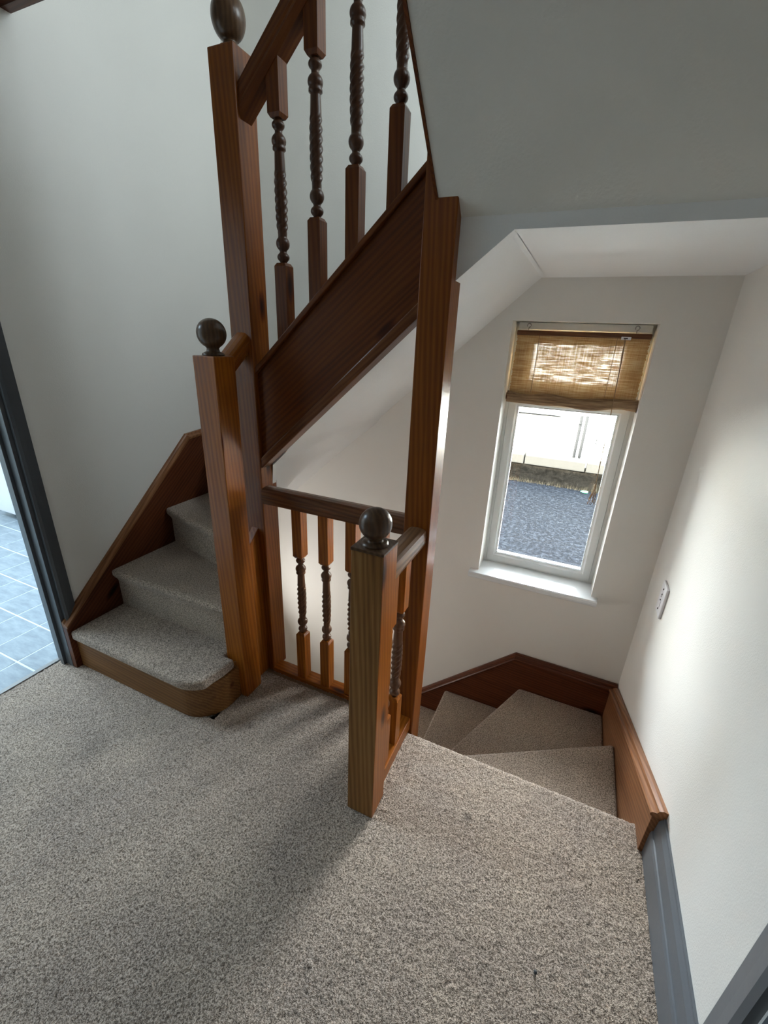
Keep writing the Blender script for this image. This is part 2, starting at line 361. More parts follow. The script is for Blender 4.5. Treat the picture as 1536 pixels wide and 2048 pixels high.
# ------------------------------------------------------------------ window
YF = 2.215   # inner face of the frame
def ring(bm, x0, x1, z0, z1, t, y0, y1, tb=None):
    tb = tb or t
    B_(bm, x0, x0+t, y0, y1, z0, z1); B_(bm, x1-t, x1, y0, y1, z0, z1)
    B_(bm, x0+t, x1-t, y0, y1, z0, z0+tb); B_(bm, x0+t, x1-t, y0, y1, z1-t, z1)
def mitre(x0, x1, z0, z1, t, ya, yb, dep, bm=None):
    """picture-frame ring with a sloped inner bead, mitred corners"""
    bm = bm or bmesh.new()
    prof = [(0, yb), (0, ya), (t*.72, ya), (t*.86, ya+dep*.35), (t, ya+dep*.4), (t, yb)]
    rings = []
    for (cx, cz, sx, sz) in ((x0, z0, 1, 1), (x1, z0, -1, 1), (x1, z1, -1, -1), (x0, z1, 1, -1)):
        rings.append([(cx+sx*q, y, cz+sz*q) for q, y in prof])
    R = [[bm.verts.new(p_) for p_ in r] for r in rings]; n = len(prof)
    for a in range(4):
        b = (a+1) % 4
        for i in range(n): bm.faces.new((R[a][i], R[a][(i+1) % n], R[b][(i+1) % n], R[b][i]))
    return bm
win = struct('window_1', mitre(wx0, wx1, wz0+.012, wz1, .020, YF, YF+.06, .02), upvc, bevel=.001)
lo = struct('window_sash', mitre(-.322, .203, .285, 1.168, .046, YF-.004, YF+.05, .03), upvc, parent=win, bevel=.0015)
hi = struct('window_sash', mitre(-.322, .203, 1.172, 1.484, .072, YF-.008, YF+.05, .03), upvc, parent=win, bevel=.0015)
mg, N, L, b = newmat('window_glass')
N.remove(b); tr = N.new('ShaderNodeBsdfTransparent'); gl = N.new('ShaderNodeBsdfGlossy'); gl.inputs['Roughness'].default_value = .01
fr = N.new('ShaderNodeFresnel'); fr.inputs[0].default_value = 1.45; mx = N.new('ShaderNodeMixShader')
tr.inputs[0].default_value = (.95, .97, .97, 1)
L.new(fr.outputs[0], mx.inputs[0]); L.new(tr.outputs[0], mx.inputs[1]); L.new(gl.outputs[0], mx.inputs[2]); L.new(mx.outputs[0], N['Material Output'].inputs[0])
struct('glass_pane', box(-.28, .161, YF+.022, YF+.028, .327, 1.126), mg, parent=lo)
struct('glass_pane', box(-.254, .135, YF+.022, YF+.028, 1.24, 1.416), mg, parent=hi)
gk = plain('dark_gasket', (.06, .06, .06), .6)
def gask(x0, x1, z0, z1, par):
    bm = bmesh.new(); ring(bm, x0, x1, z0, z1, .003, YF+.012, YF+.022); struct('gasket', bm, gk, parent=par)
gask(-.2775, .1585, .3295, 1.1235, lo); gask(-.2515, .1325, 1.2425, 1.4135, hi)
sill = bmesh.new(); 
P_(sill, [(2.22, .276), (2.052, .270), (2.046, .264), (2.044, .254), (2.046, .244), (2.052, .239), (2.09, .239), (2.22, .239)], 'x', -.383, .247)
# (notch of the sill ends sits inside the wall)
struct('window_sill', sill, gloss_white, parent=win, bevel=.002)

# blind
def weave_mat():
    m, N, L, b = newmat('woven_reed_fabric')
    v = coords(N, L, (7, 1, 150)); v2 = coords(N, L, (330, 1, 8)); v3 = coords(N, L, (1, 1, 1))
    a = noise(N, L, v, 1.6, 4, .6); c = noise(N, L, v2, 1, 1); bgn = noise(N, L, v3, 14, 3)
    sm = N.new('ShaderNodeMath'); sm.operation = 'ADD'; L.new(a.outputs['Fac'], sm.inputs[0])
    s2 = N.new('ShaderNodeMath'); s2.operation = 'MULTIPLY'; s2.inputs[1].default_value = .35; L.new(c.outputs['Fac'], s2.inputs[0]); L.new(s2.outputs[0], sm.inputs[1])
    s3 = N.new('ShaderNodeMath'); s3.operation = 'MULTIPLY_ADD'; s3.inputs[1].default_value = .25; L.new(bgn.outputs['Fac'], s3.inputs[0]); L.new(sm.outputs[0], s3.inputs[2])
    col = ramp(N, L, s3.outputs[0], [(.5, (.30, .15, .06)), (.75, (.52, .31, .13)), (.95, (.68, .50, .27))])
    dif = N.new('ShaderNodeBsdfDiffuse'); trl = N.new('ShaderNodeBsdfTranslucent'); tp = N.new('ShaderNodeBsdfTransparent')
    L.new(col.outputs[0], dif.inputs[0]); L.new(col.outputs[0], trl.inputs[0])
    m1 = N.new('ShaderNodeMixShader'); m1.inputs[0].default_value = .035; L.new(dif.outputs[0], m1.inputs[1]); L.new(trl.outputs[0], m1.inputs[2])
    hole = ramp(N, L, s3.outputs[0], [(.70, (0, 0, 0)), (.84, (.008, .008, .008)), (1, (.05, .05, .05))])
    m2 = N.new('ShaderNodeMixShader'); L.new(hole.outputs[0], m2.inputs[0]); L.new(m1.outputs[0], m2.inputs[1]); L.new(tp.outputs[0], m2.inputs[2])
    L.new(m2.outputs[0], N['Material Output'].inputs[0]); N.remove(b); return m
def reed_mat():
    m, N, L, b = newmat('rolled_reed_fabric')
    v = coords(N, L, (9, 120, 120)); a = noise(N, L, v, 1, 4, .6)
    r = ramp(N, L, a.outputs['Fac'], [(.3, (.16, .09, .045)), (.55, (.33, .21, .11)), (.8, (.52, .38, .22))])
    L.new(r.outputs[0], b.inputs['Base Color']); b.inputs['Roughness'].default_value = .8; bump(N, L, a.outputs['Fac'], b, .6, .004); return m
weave, reed = weave_mat(), reed_mat()
bl = thing('roller_blind', (-.06, 2.165, 1.47), 'golden woven reed blind rolled halfway down in the top of the window', 'blind')
mk('headrail', box(-.322, .208, 2.150, 2.172, 1.442, 1.462), W['rail'], bl, bevel=.003)
def sheet(x0, x1, z0, z1, fy, nx, nz, edge=.002, zb=None):
    bm = bmesh.new(); g = []
    rl = [random.uniform(-edge, edge) for _ in range(nz+1)]; rr = [random.uniform(-edge, edge) for _ in range(nz+1)]
    for i in range(nx+1):
        col = []
        for j in range(nz+1):
            t = i/nx; x = x0+(x1-x0)*t+rl[j]*(1-t)+rr[j]*t
            zl = zb(x) if zb else z0
            z = zl+(z1-zl)*j/nz; col.append(bm.verts.new((x, fy(x, z), z)))
        g.append(col)
    for i in range(nx):
        for j in range(nz): bm.faces.new((g[i][j], g[i+1][j], g[i+1][j+1], g[i][j+1]))
    return bm
fy_ = lambda x, z: 2.168+.0025*math.sin(x*19+z*5)+.0015*math.sin(z*60)
zroll = lambda x: 1.183-.007*math.sin((x+.33)/.54*PI*1.1)-.004*math.sin((x+.33)*23)
mk('woven_fabric', sheet(-.321, .207, 1.19, 1.447, fy_, 60, 80, .0026, zb=lambda x: zroll(x)), weave, bl, smooth=True)
rr = []
for i in range(41):
    x = -.328+.546*i/40; zc = zroll(x); ry = .024+.003*math.sin(x*31); 
    rr.append([(x, 2.158+.016*math.cos(t)*(1+.15*math.sin(5*t)), zc-.008+ry*math.sin(t)) for t in [2*PI*k/18 for k in range(18)]])
rollo = mk('rolled_fabric', loft(rr), reed, bl, smooth=True)
mk('roll_end', tube([(-.331, 2.158, 1.176), (-.326, 2.158, 1.176)], .017, 14), W['dark'], rollo)
mk('roll_end', tube([(.2175, 2.158, 1.166), (.2225, 2.158, 1.166)], .017, 14), W['dark'], rollo)
for x in (-.275, .150):
    bm = tube([(x, 2.160, 1.463), (x, 2.160, 1.474)], .002, 6)
    tube([(x+.008*math.sin(a), 2.160, 1.482-.008*math.cos(a)) for a in [2*PI*k/14 for k in range(13)]], .0022, 6, bm)
    mk('screw_eye', bm, metal, bl, smooth=True)
mk('top_batten', box(-.322, .208, 2.18, 2.213, 1.466, 1.496), upvc, bl, bevel=.002)
cl = mk('cord_lock', box(.098, .134, 2.140, 2.150, 1.436, 1.448), plastic, bl, bevel=.001)
mk('cord_slot', box(.107, .122, 2.1385, 2.141, 1.4395, 1.4445), gk, cl)
def cordline(x0, y, z0, x1, y1, z1, n=14, sag=.004):
    return [(x0+(x1-x0)*t+sag*math.sin(t*PI), y+(y1-y)*t, z0+(z1-z0)*t) for t in [k/n for k in range(n+1)]]
cd = mk('pull_cord', tube(cordline(.112, 2.139, 1.44, .128, 2.13, .815), .0018, 6), cord_mat, bl, smooth=True)
bm = tube(cordline(.116, 2.142, 1.44, .126, 2.13, .90, sag=.002), .0011, 6); 
mk('pull_cord', bm, cord_mat, bl, smooth=True)
bm = lathe([(.0015, .83), (.004, .822), (.0045, .808), (.003, .798)], .128, 2.13, 10)
for k in range(7):
    a = 2*PI*k/7; rad = .014+.006*random.random(); zt = .80; ln = .055+.025*random.random()
    pts = [(.128+math.cos(a)*rad*math.sin(t*PI)*1.2, 2.13+math.sin(a)*rad*math.sin(t*PI), zt-ln*(math.sin(t*PI/1.0) if t < .5 else 1-(1-math.sin(t*PI)))) for t in [q/12 for q in range(13)]]
    pts = [(.128+math.cos(a)*rad*(1-math.cos(t*2*PI))/2+.006*math.sin(t*2*PI)*math.sin(a), 2.13+math.sin(a)*rad*(1-math.cos(t*2*PI))/2, zt-ln*(1-math.cos(t*2*PI))/2) for t in [q/14 for q in range(15)]]
    tube(pts, .0010, 5, bm)
mk('looped_tassel', bm, cord_mat, bl, smooth=True)
for x in (-.225, .085):
    mk('lift_cord', tube([(x, 2.164, 1.445), (x+.001, 2.1635, 1.3), (x, 2.164, 1.20)], .0012, 5), cord_mat, bl)

# ------------------------------------------------------------------ newel posts
def newel(x0, x1, y0, y1, z0, z1, label, rball, zc, egg=1.0, front=None, cap=False, tone='z'):
    cx, cy = (x0+x1)/2, (y0+y1)/2
    t = thing('newel_post', (cx, cy, z0), label, 'newel post')
    bm = box(x0, x1, y0, y1, z0, z1)
    mats = [W[tone]]
    if front:
        bm.faces.ensure_lookup_table(); mats.append(W[front])
        for f in bm.faces:
            if f.calc_center_median().y < y0+.001 or (f.calc_center_median().x < x0+.001): f.material_index = 1
    mk('post', bm, mats, t, bevel=.003, segs=2)
    if zc is None: return t
    if cap: mk('cap', box(x0-.001, x1+.001, y0-.001, y1+.001, z1-.001, z1+.007), finial_mat, t, bevel=.002); z1 += .006
    zb = zc-rball*egg*.93
    pr_ = [(.033, z1-.004), (.034, z1+.002), (.033, z1+.006), (.026, z1+.010), (.020, z1+(zb-z1)*.55), (.0185, zb-.002)]
    for k in range(1, 24):
        a = -PI/2+PI*k/24
        r = rball*math.cos(a); z = zc+rball*egg*math.sin(a)
        if z > zb and (r > .017 or a > 0): pr_.append((r, z))
    pr_.append((.001, zc+rball*egg))
    mk('finial', lathe(pr_, cx, cy, 36), finial_mat, t, smooth=True)
    return t
newel(-.443, -.355, .830, .918, 0, .924, 'short square newel with bare worn front face and dark ball finial, nearest the camera', .041, .985, front='bare', cap=True)
newel(-1.119, -1.031, 1.046, 1.134, 0, 1.330, 'medium height newel with ball finial beside the rounded bottom step', .044, 1.394, 1.0)
newel(-1.120, -1.031, 1.222, 1.310, 0, 2.124, 'tall newel with egg shaped finial where the upper stairs turn', .046, 2.196, 1.18, tone='mz')
newel(-.449, -.361, 1.200, 1.288, -1.4, 2.05, 'tall plain newel with no finial rising to the sloped ceiling beside the downward stairs', 0, None, tone='mz')

# ------------------------------------------------------------------ balusters
HB = .0205
def baluster_mesh(z0, za, zb, z1, top_s=None, bot_s=None, tone='z', turned='turned'):
    """square block z0..za, turned part za..zb, square block zb..z1; rope twist in the middle; slopes cut block ends"""
    bm = bmesh.new()
    def blk(a, b, ca, cb, sa, sb):
        h = HB; c = HB*.72
        def rg(z, s, hh): return [(-hh, -hh, z-s*hh), (hh, -hh, z+s*hh), (hh, hh, z+s*hh), (-hh, hh, z-s*hh)]
        rr = []
        rr.append(rg(a, sa, c if ca else h)); 
        if ca: rr.append(rg(a+.009, 0, h))
        if cb: rr.append(rg(b-.009, 0, h))
        rr.append(rg(b, sb, c if cb else h))
        loft(rr, bm=bm)
    blk(z0, za, False, True, bot_s or 0, 0); blk(zb, z1, True, False, 0, top_s or 0)
    n0 = len(bm.faces)
    T = zb-za; seg = 24
    # radius profile along t (metres from za)
    def bead(t, c, hw, r): return r*math.sqrt(max(0, 1-((t-c)/hw)**2)) if abs(t-c) < hw else 0
    rings = []; n = 110
    tw0, tw1 = .078, T-.118
    for i in range(n+1):
        t = T*i/n
        base = .0105
        if tw0-.01 < t < tw1+.05:
            u = (t-tw0)/(tw1+.05-tw0); base = .0135+.0032*math.sin(PI*min(1, max(0, u))**.8)
        r = max(base, bead(t, .016, .014, .0185), bead(t, .052, .021, .0205), bead(t, T-.014, .013, .0180), bead(t, T-.050, .019, .0205))
        if t > T-.072 and t < T-.062: r = max(r, .0185)
        amp = 0
        if tw0 < t < tw1: amp = min(1, (t-tw0)/.012, (tw1-t)/.012)
        rings.append([((r+amp*.0021*math.cos(4*(th-2*PI*t/.088)))*math.cos(th), (r+amp*.0021*math.cos(4*(th-2*PI*t/.088)))*math.sin(th), za+t) for th in [2*PI*k/seg for k in range(seg)]])
    loft(rings, bm=bm)
    bm.faces.ensure_lookup_table()
    for f in bm.faces[n0:]: f.material_index = 1; f.smooth = True
    bmesh.ops.recalc_face_normals(bm, faces=bm.faces)
    me = bpy.data.meshes.new('baluster'); bm.to_mesh(me); bm.free(); me.materials.append(W[tone]); me.materials.append(W[turned])
    return me
def put(me, parent, x, y, z):
    o = bpy.data.objects.new('baluster', me); C.objects.link(o); o.parent = parent; o.location = Vector((x, y, z))-wloc(parent); return o
# level guard rail between the two tall newels
t = thing('balustrade', (-.74, 1.245, 0), 'level balustrade with four twisted balusters between the two tall newels', 'balustrade')
y0, y1 = 1.215, 1.277
def hrail(y0, y1, z0, z1):   # moulded handrail section (y,z)
    c = (y0+y1)/2
    return [(y0+.008, z0), (y0+.004, z0+.008), (y0, z0+.020), (y0+.002, z0+.030), (y0, z0+.036), (y0+.003, z1-.006), (y0+.012, z1-.001), (c, z1+.001), (y1-.012, z1-.001), (y1-.003, z1-.006), (y1, z0+.036), (y1-.002, z0+.030), (y1, z0+.020), (y1-.004, z0+.008), (y1-.008, z0)]
mk('handrail', prism(hrail(y0, y1, .800, .863), 'x', -1.033, -.447), W['rail'], t)
mk('base_rail', box(-1.033, -.447, 1.218, 1.277, -.004, .020), W['x'], t, bevel=.003)
me = baluster_mesh(.018, .247, .597, .803)
for x in (-.886, -.770, -.656, -.543): put(me, t, x, 1.246, 0)
# short return between the near newel and the tall plain newel
t = thing('balustrade', (-.40, 1.06, 0), 'short balustrade return with two balusters behind the nearest newel', 'balustrade')
mk('handrail', prism([(x, z) for x, z in hrail(-.432, -.369, .785, .848)], 'y', .916, 1.203), W['raily'], t)
mk('base_rail', box(-.430, -.372, .916, 1.202, -.004, .055), W['y'], t, bevel=.003)
me2 = baluster_mesh(.053, .262, .607, .79)
for y in (.985, 1.083): put(me2, t, -.40, y, 0)
# upper raking balustrade
SL = .905
t = thing('balustrade', (-.74, 1.26, 1.4), 'raking upper balustrade with twisted balusters climbing from the egg topped newel', 'balustrade')
def rk(x, z, xr): return z+SL*(x-xr)
def rakeprism(y0, y1, x0, x1, zlo, zhi, xr=-1.0):
    """parallelogram in xz: zlo/zhi are heights at x=xr"""
    return prism([(x0, rk(x0, zlo, xr)), (x1, rk(x1, zlo, xr)), (x1, rk(x1, zhi, xr)), (x0, rk(x0, zhi, xr))], 'y', y0, y1)
bm = bmesh.new()
sec = hrail(1.229, 1.291, 0, .075)
loft([[(x, y, rk(x, 2.005+z*1.15, -.983)) for y, z in sec] for x in (-1.033, .1)], bm=bm)
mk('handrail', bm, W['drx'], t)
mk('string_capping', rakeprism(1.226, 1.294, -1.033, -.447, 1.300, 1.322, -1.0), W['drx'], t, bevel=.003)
zb0 = rk(-.92, 1.322, -1.0)
dz = .1237*SL
me3 = baluster_mesh(zb0-.008, 1.604, 1.957, rk(-.92, 2.012, -.983), top_s=SL, bot_s=SL, tone='dz', turned='dturned')
for k in range(5):
    if k < 4: put(me3, t, -.92+.1237*k, 1.26, dz*k)
# little raking rail between the ball-topped and the egg-topped newels
t = thing('balustrade', (-1.075, 1.18, 1.3), 'short raking handrail joining the ball topped newel to the egg topped newel', 'handrail')
sec = hrail(-1.106, -1.046, 0, .062)
mk('handrail', loft([[(x, y, 1.262+.80*(y-1.134)+z*1.1) for x, z in sec] for y in (1.132, 1.224)]), W['ry'], t)

# ------------------------------------------------------------------ stairs up
su = thing('staircase', (-1.45, 1.5, 0), 'carpeted pine staircase climbing beside the left wall from a rounded bottom step', 'staircase')
def step(name, top, z0, z1, parent, back=.022, front_idx=(), th=.05, bev=.014):
    """carpeted step: tread slab with rounded nosing and riser body set back along listed front edges"""
    n = len(top); cxy = Vector((sum(p_[0] for p_ in top)/n, sum(p_[1] for p_ in top)/n))
    low = [Vector(p_) for p_ in top]
    for (a, b) in front_idx:
        d = (Vector(top[b])-Vector(top[a])).normalized(); nn = Vector((-d.y, d.x))
        if (cxy-Vector(top[a])).dot(nn) < 0: nn = -nn
        for q in (a, b): low[q] = low[q]+nn*back
    bm = loft([[(p_[0], p_[1], z0) for p_ in low], [(p_[0], p_[1], z1-.055) for p_ in low], [(p_[0], p_[1], z1-.030) for p_ in top], [(p_[0], p_[1], z1) for p_ in top]])
    return mk(name, bm, carpet, parent, bevel=bev, segs=4, angle=25, smooth=False)
SX = LX+.028
# bottom step: rounded plywood riser with carpet on top
def curtail(off, y_back):
    pts = [(SX, y_back), (SX, .868-off)]
    r = .125+off; cx, cy = -1.187, .868+.125
    for k in range(13):
        a = -PI/2+PI/2*k/12
        pts.append((cx+r*math.cos(a), cy+r*math.sin(a)))
    pts.append((cx+r, y_back if off < .001 else 1.046))
    return pts
st = mk('step', prism([(SX, 1.13), *curtail(0, 1.045)[1:], (-1.121, 1.046), (-1.121, 1.13)], 'z', 0, .150), wood('curtail_riser_pine', 'x', (.10, .038, .010), (.185, .080, .022), (.29, .145, .048), rough=.4, coat=.1), su, bevel=.003)
tagpts = curtail(.018, 1.045)[1:-1]
cpt = [(SX+.012, .868-.018)]+tagpts[1:8]+[(-1.082, .93), (-1.072, .975), (-1.070, 1.035)]
bm = loft([[(x, y, .146) for x, y in [(SX, 1.125), (SX, .853)]+cpt[1:]+[(-1.121, 1.035), (-1.121, 1.125)]], [(x, y, .19) for x, y in [(SX, 1.125), (SX, .853)]+cpt[1:]+[(-1.121, 1.035), (-1.121, 1.125)]]])
mk('carpet', bm, carpet, st, bevel=.012, segs=4, angle=30)
NX, NY = -1.085, 1.25
step('step', [(SX, 1.072), (-1.119, 1.072), (-1.119, 1.26), (SX, 1.46)], .0, .38, su, front_idx=[(0, 1)])
step('step', [(SX, 1.400), (-1.120, 1.236), (-1.115, 1.29), (SX, 1.74)], .36, .57, su, front_idx=[(0, 1)])
step('step', [(SX, 1.70), (-1.125, 1.27), (-1.10, 1.312), (-1.5, BY-.03), (SX, BY-.03)], .695, .76, su, front_idx=[(0, 1)])
step('step', [(-1.52, BY-.03), (-1.118, 1.312), (-1.105, 1.312), (-1.105, BY-.03)], .887, .95, su, front_idx=[(0, 1)])
xs = -1.14
for k in range(5):
    z1 = 1.14+RZ*k; x0 = xs+.212*k; x1 = min(x0+.215, -.24)
    if x0 < -.3: step('step', [(x0, 1.312 if k == 0 else 1.257), (x0, BY-.03), (x1, BY-.03), (x1, 1.312 if k == 0 else 1.257)], z1-.066, z1, su, front_idx=[(0, 1)])
# strings
def zl(y): return .272+.893*(y-.911)
ws = mk('wall_string', prism([(.845, 0), (.845, zl(.845)), (1.60, zl(1.60)), (1.74, zl(1.60)+.010), (BY, zl(1.60)+.22), (BY, .1), (1.2, 0)], 'x', LX, SX), W['darkry'], su, bevel=.002)
mk('string_moulding', loft([[(LX, y, z-.004), (SX+.006, y, z-.004), (SX+.006, y, z+.006), (SX-.004, y, z+.012), (SX-.012, y, z+.012), (SX-.016, y, z+.020), (LX, y, z+.020)] for y, z in ((.845, zl(.845)), (1.60, zl(1.60)), (1.74, zl(1.60)+.010), (BY, zl(1.60)+.22))]), W['wornry'], ws)
mk('wall_string', prism([(LX, .75), (LX, 1.13), (-1.4, 1.18), (-.98, 1.30), (-.30, 1.92), (-.30, 1.645), (-1.0, 1.005)], 'y', BY-.028, BY), W['rx'], su, bevel=.002)
os_ = mk('outer_string', prism([(-1.033, rk(-1.033, .985, -1.0)), (-1.033, rk(-1.033, 1.302, -1.0)), (-.447, rk(-.447, 1.302, -1.0)), (-.447, rk(-.447, .985, -1.0))], 'y', 1.240, 1.275), W['drx'], su)
mk('string_moulding', rakeprism(1.226, 1.287, -1.033, -.447, .966, 1.006, -1.0), wood('pine_raking_dull', 'x', (.07, .022, .008), (.14, .048, .015), (.21, .08, .028), tilt=math.radians(42)), os_, bevel=.004)
mk('outer_string', prism([(1.132, 0), (1.226, 0), (1.226, .695), (1.132, .612)], 'x', -1.094, -1.062), W['z'], su, bevel=.002)
mk('outer_string', prism([(1.24, zs2(1.24)-.004), (ye, zs2(ye)-.004), (ye, zs2(ye)+.33), (1.24, zs2(1.24)+.33)], 'x', -.4195, -.4125), W['dry'], su)

# ------------------------------------------------------------------ stairs down
sd = thing('staircase', (0, 1.7, -.5), 'carpeted winding staircase descending below the window at the landing edge', 'staircase')
DX = RX-.034; DY = BY-.034
px_, py_ = -.365, 1.262
step('step', [(px_, 1.17), (DX, 1.17), (DX, 1.687), (-.36, 1.236)], -.38, -.19, sd, front_idx=[(2, 3)])
step('step', [(-.36, 1.215), (.1, 1.17), (DX, 1.55), (DX, DY), (-.020, DY), (-.352, 1.286)], -.57, -.38, sd, front_idx=[(4, 5)])
step('step', [(-.358, 1.292), (-.20, 1.4), (.08, DY), (-.432, DY), (-.442, 1.292)], -.76, -.57, sd, front_idx=[(3, 4)])
for k in range(6):
    x1 = -.40-.213*k; x0 = x1-.255
    step('step', [(x1, 1.292), (x1, DY), (x0, DY), (x0, 1.292)], -.95-RZ*k, -.76-RZ*k, sd, front_idx=[(2, 3)])
for k in range(1):
    pass
# under-stair void board so nothing is seen through
# right wall string and its moulded top
rs = [(1.100, -.02), (1.092, .165), (1.100, .176), (2.06, -.205), (2.06, -.75), (1.30, -.75), (1.10, -.3)]
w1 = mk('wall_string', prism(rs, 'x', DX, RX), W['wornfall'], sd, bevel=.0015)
def capsec(a, b, side):
    """moulding ring section placed at (pos, z); side 'x' -> on right wall, 'y' -> on window wall"""
    z = b
    pr_ = [(0, z-.012), (-.006, z-.010), (-.008, z-.002), (-.004, z+.004), (.008, z+.005), (.012, z+.015), (.022, z+.020), (.034, z+.018), (.034, z-.012)]
    if side == 'x': return [(DX+q, a, zz) for q, zz in pr_]
    return [(a, DY+q, zz) for q, zz in pr_]
mk('string_moulding', loft([capsec(1.090, .176, 'x'), capsec(2.052, -.203, 'x')]), W['wornfall'], w1)
bs = [(RX, -.205), (-.072, -.200), (LX, -.200-.92*(LX*-1-.072)), (LX, -2.55), (-.9, -1.7), (RX, -.9)]
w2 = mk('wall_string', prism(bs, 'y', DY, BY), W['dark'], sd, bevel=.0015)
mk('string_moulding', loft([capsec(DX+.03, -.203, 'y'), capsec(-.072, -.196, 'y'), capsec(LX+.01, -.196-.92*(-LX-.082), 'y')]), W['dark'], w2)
# riser face under the landing nosing
mk('riser', box(-.36, DX, 1.150, 1.168, -.40, -.03), carpet, sd)

# ------------------------------------------------------------------ landing carpet: a real pile surface
def pile(name, regions, g=.0052):
    verts = []; faces = []
    for (x0, x1, s0, s1, keep, fn) in regions:
        nx = int((x1-x0)/g); ns = int((s1-s0)/g)
        X, Sg = np.meshgrid(np.linspace(x0, x1, nx+1), np.linspace(s0, s1, ns+1), indexing='ij')
        jx = (np.random.rand(*X.shape)-.5)*g*.7; js = (np.random.rand(*X.shape)-.5)*g*.7
        hh = np.random.rand(*X.shape)**1.3*.0042-.001
        xx = X+jx; ss = Sg+js
        P, Nn = fn(xx, ss); V = P+Nn*hh[..., None]
        base = sum(len(v) for v in verts)
        idx = base+np.arange((nx+1)*(ns+1)).reshape(nx+1, ns+1)
        q = np.stack([idx[:-1, :-1], idx[1:, :-1], idx[1:, 1:], idx[:-1, 1:]], -1).reshape(-1, 4)
        cx = ((X[:-1, :-1]+X[1:, 1:])/2).ravel(); cs = ((Sg[:-1, :-1]+Sg[1:, 1:])/2).ravel()
        verts.append(V.reshape(-1, 3)); faces.append(q[keep(cx, cs)])
    V = np.concatenate(verts); F = np.concatenate(faces)
    used = np.unique(F); mp_ = np.full(len(V), -1); mp_[used] = np.arange(len(used)); V = V[used]; F = mp_[F]
    me = bpy.data.meshes.new(name); me.vertices.add(len(V)); me.vertices.foreach_set('co', V.astype('f').ravel())
    me.loops.add(F.size); me.loops.foreach_set('vertex_index', F.astype('i').ravel())
    me.polygons.add(len(F)); me.polygons.foreach_set('loop_start', np.arange(0, F.size, 4, dtype='i')); me.polygons.foreach_set('loop_total', np.full(len(F), 4, dtype='i'))
    me.update(); me.validate(); me.materials.append(carpet)
    o = bpy.data.objects.new(name, me); C.objects.link(o); return o
def flat(x, s): return np.stack([x, s, np.zeros_like(x)], -1), np.stack([0*x, 0*x, 1+0*x], -1)
Rn = .022; Y0 = 1.168
def nose(x, s):
    a = np.clip((s-Y0)/Rn, 0, PI/2); d = np.clip(s-Y0-Rn*PI/2, 0, None)
    y = np.where(s < Y0, s, Y0+Rn*np.sin(a)); z = -Rn*(1-np.cos(a))-d
    return np.stack([x, y, z], -1), np.stack([0*x, np.sin(a), np.cos(a)], -1)
def fn_(x, s):
    A, n1 = flat(x, s); B2, n2 = nose(x, s); k_ = (x > -.40)[..., None]
    return np.where(k_, B2, A), np.where(k_, n2, n1)
carpet_steps = carpet; carpet = carpet_mat('landing_twist_carpet', ((-.083, .967, .018, .5), (-.93, .94, .03, .8), (.05, .62, .03, .85), (-1.35, .62, .06, .85)))
lc = pile('landing_carpet', [(LX-.085, .418, .1, Y0+Rn*PI/2+.03,
    lambda x, s: ((x > LX) | (s < D1-.018)) & ((x > -1.064) | (s < 1.05)) & ((x > -1.07) | (s < .90)) & ((x > -.36) | (s < 1.2)), fn_)])
carpet = carpet_steps
tag(lc, 'taupe twist pile carpet covering the landing floor up to the stair edges', 'carpet', kind='stuff')
lb = mk('carpet_backing', boxes([(LX-.085, .418, FRONTY, .102, -.006, .001)]), carpet, lc, origin=(0, 0, 0))
# frayed fibres along cut carpet edges
def fray(pts_fn, n, parent, ln=.010):
    bm = bmesh.new()
    for k in range(n):
        p_, nrm = pts_fn(random.random()); p_ = Vector(p_)
        d = Vector(nrm)*random.uniform(-.3, 1)+Vector((random.uniform(-1, 1), random.uniform(-1, 1), random.uniform(.1, 1.2)))
        d = d.normalized()*ln*random.uniform(.4, 1); s = Vector((random.uniform(-1, 1), random.uniform(-1, 1), 0)).normalized()*.0009
        v = [bm.verts.new(p_+s), bm.verts.new(p_-s), bm.verts.new(p_+d)]; bm.faces.new(v)
    bm2 = bm; me = bpy.data.meshes.new('frayed_edge'); bm2.to_mesh(me); bm2.free(); me.materials.append(fibre)
    o = bpy.data.objects.new('frayed_edge', me); C.objects.link(o); o.parent = parent; o.location = -wloc(parent); o['kind'] = 'stuff'
fibre = plain('carpet_fibre', (.42, .36, .31), .95)
fray(lambda t: ((-1.03+.58*t, 1.216, 0), (0, 1, 0)), 260, lc)
fray(lambda t: ((.417, .4+.79*t, 0), (1, 0, 0)), 420, lc)
fray(lambda t: ((-.445+.09*t, .828, 0), (0, -1, 0)), 60, lc)
fray(lambda t: ((-.353, .83+.36*t, 0), (1, 0, 0)), 160, lc)
fray(lambda t: ((SX+.7*t, .866, 0), (0, -1, 0)), 180, lc)
fray(lambda t: ((-1.187+.128*math.sin(t*PI/2), .993-.128*math.cos(t*PI/2), 0), (1, -1, 0)), 90, lc)
fray(lambda t: ((.418-.01*t, 1.19, -.01), (1, .5, 0)), 30, lc, .014)
cc = cpt[3:]
def alongc(t):
    k = min(int(t*(len(cc)-1)), len(cc)-2); u = t*(len(cc)-1)-k
    return ((cc[k][0]*(1-u)+cc[k+1][0]*u, cc[k][1]*(1-u)+cc[k+1][1]*u, .160+.02*random.random()), (1, -.4, 0))
stc = [o for o in C.objects if o.name.startswith('carpet') and o.parent is st][0]
fray(alongc, 170, st, .011)
lint = mk('lint_speck', lathe([(.001, .0035), (.004, .005), (.0045, .0085), (.001, .011)], 0, 0, 9), gk, None)
lint.location = (.155, .677, .006)
tag(lint, 'tiny dark speck of lint lying on the carpet near the right edge', 'lint')

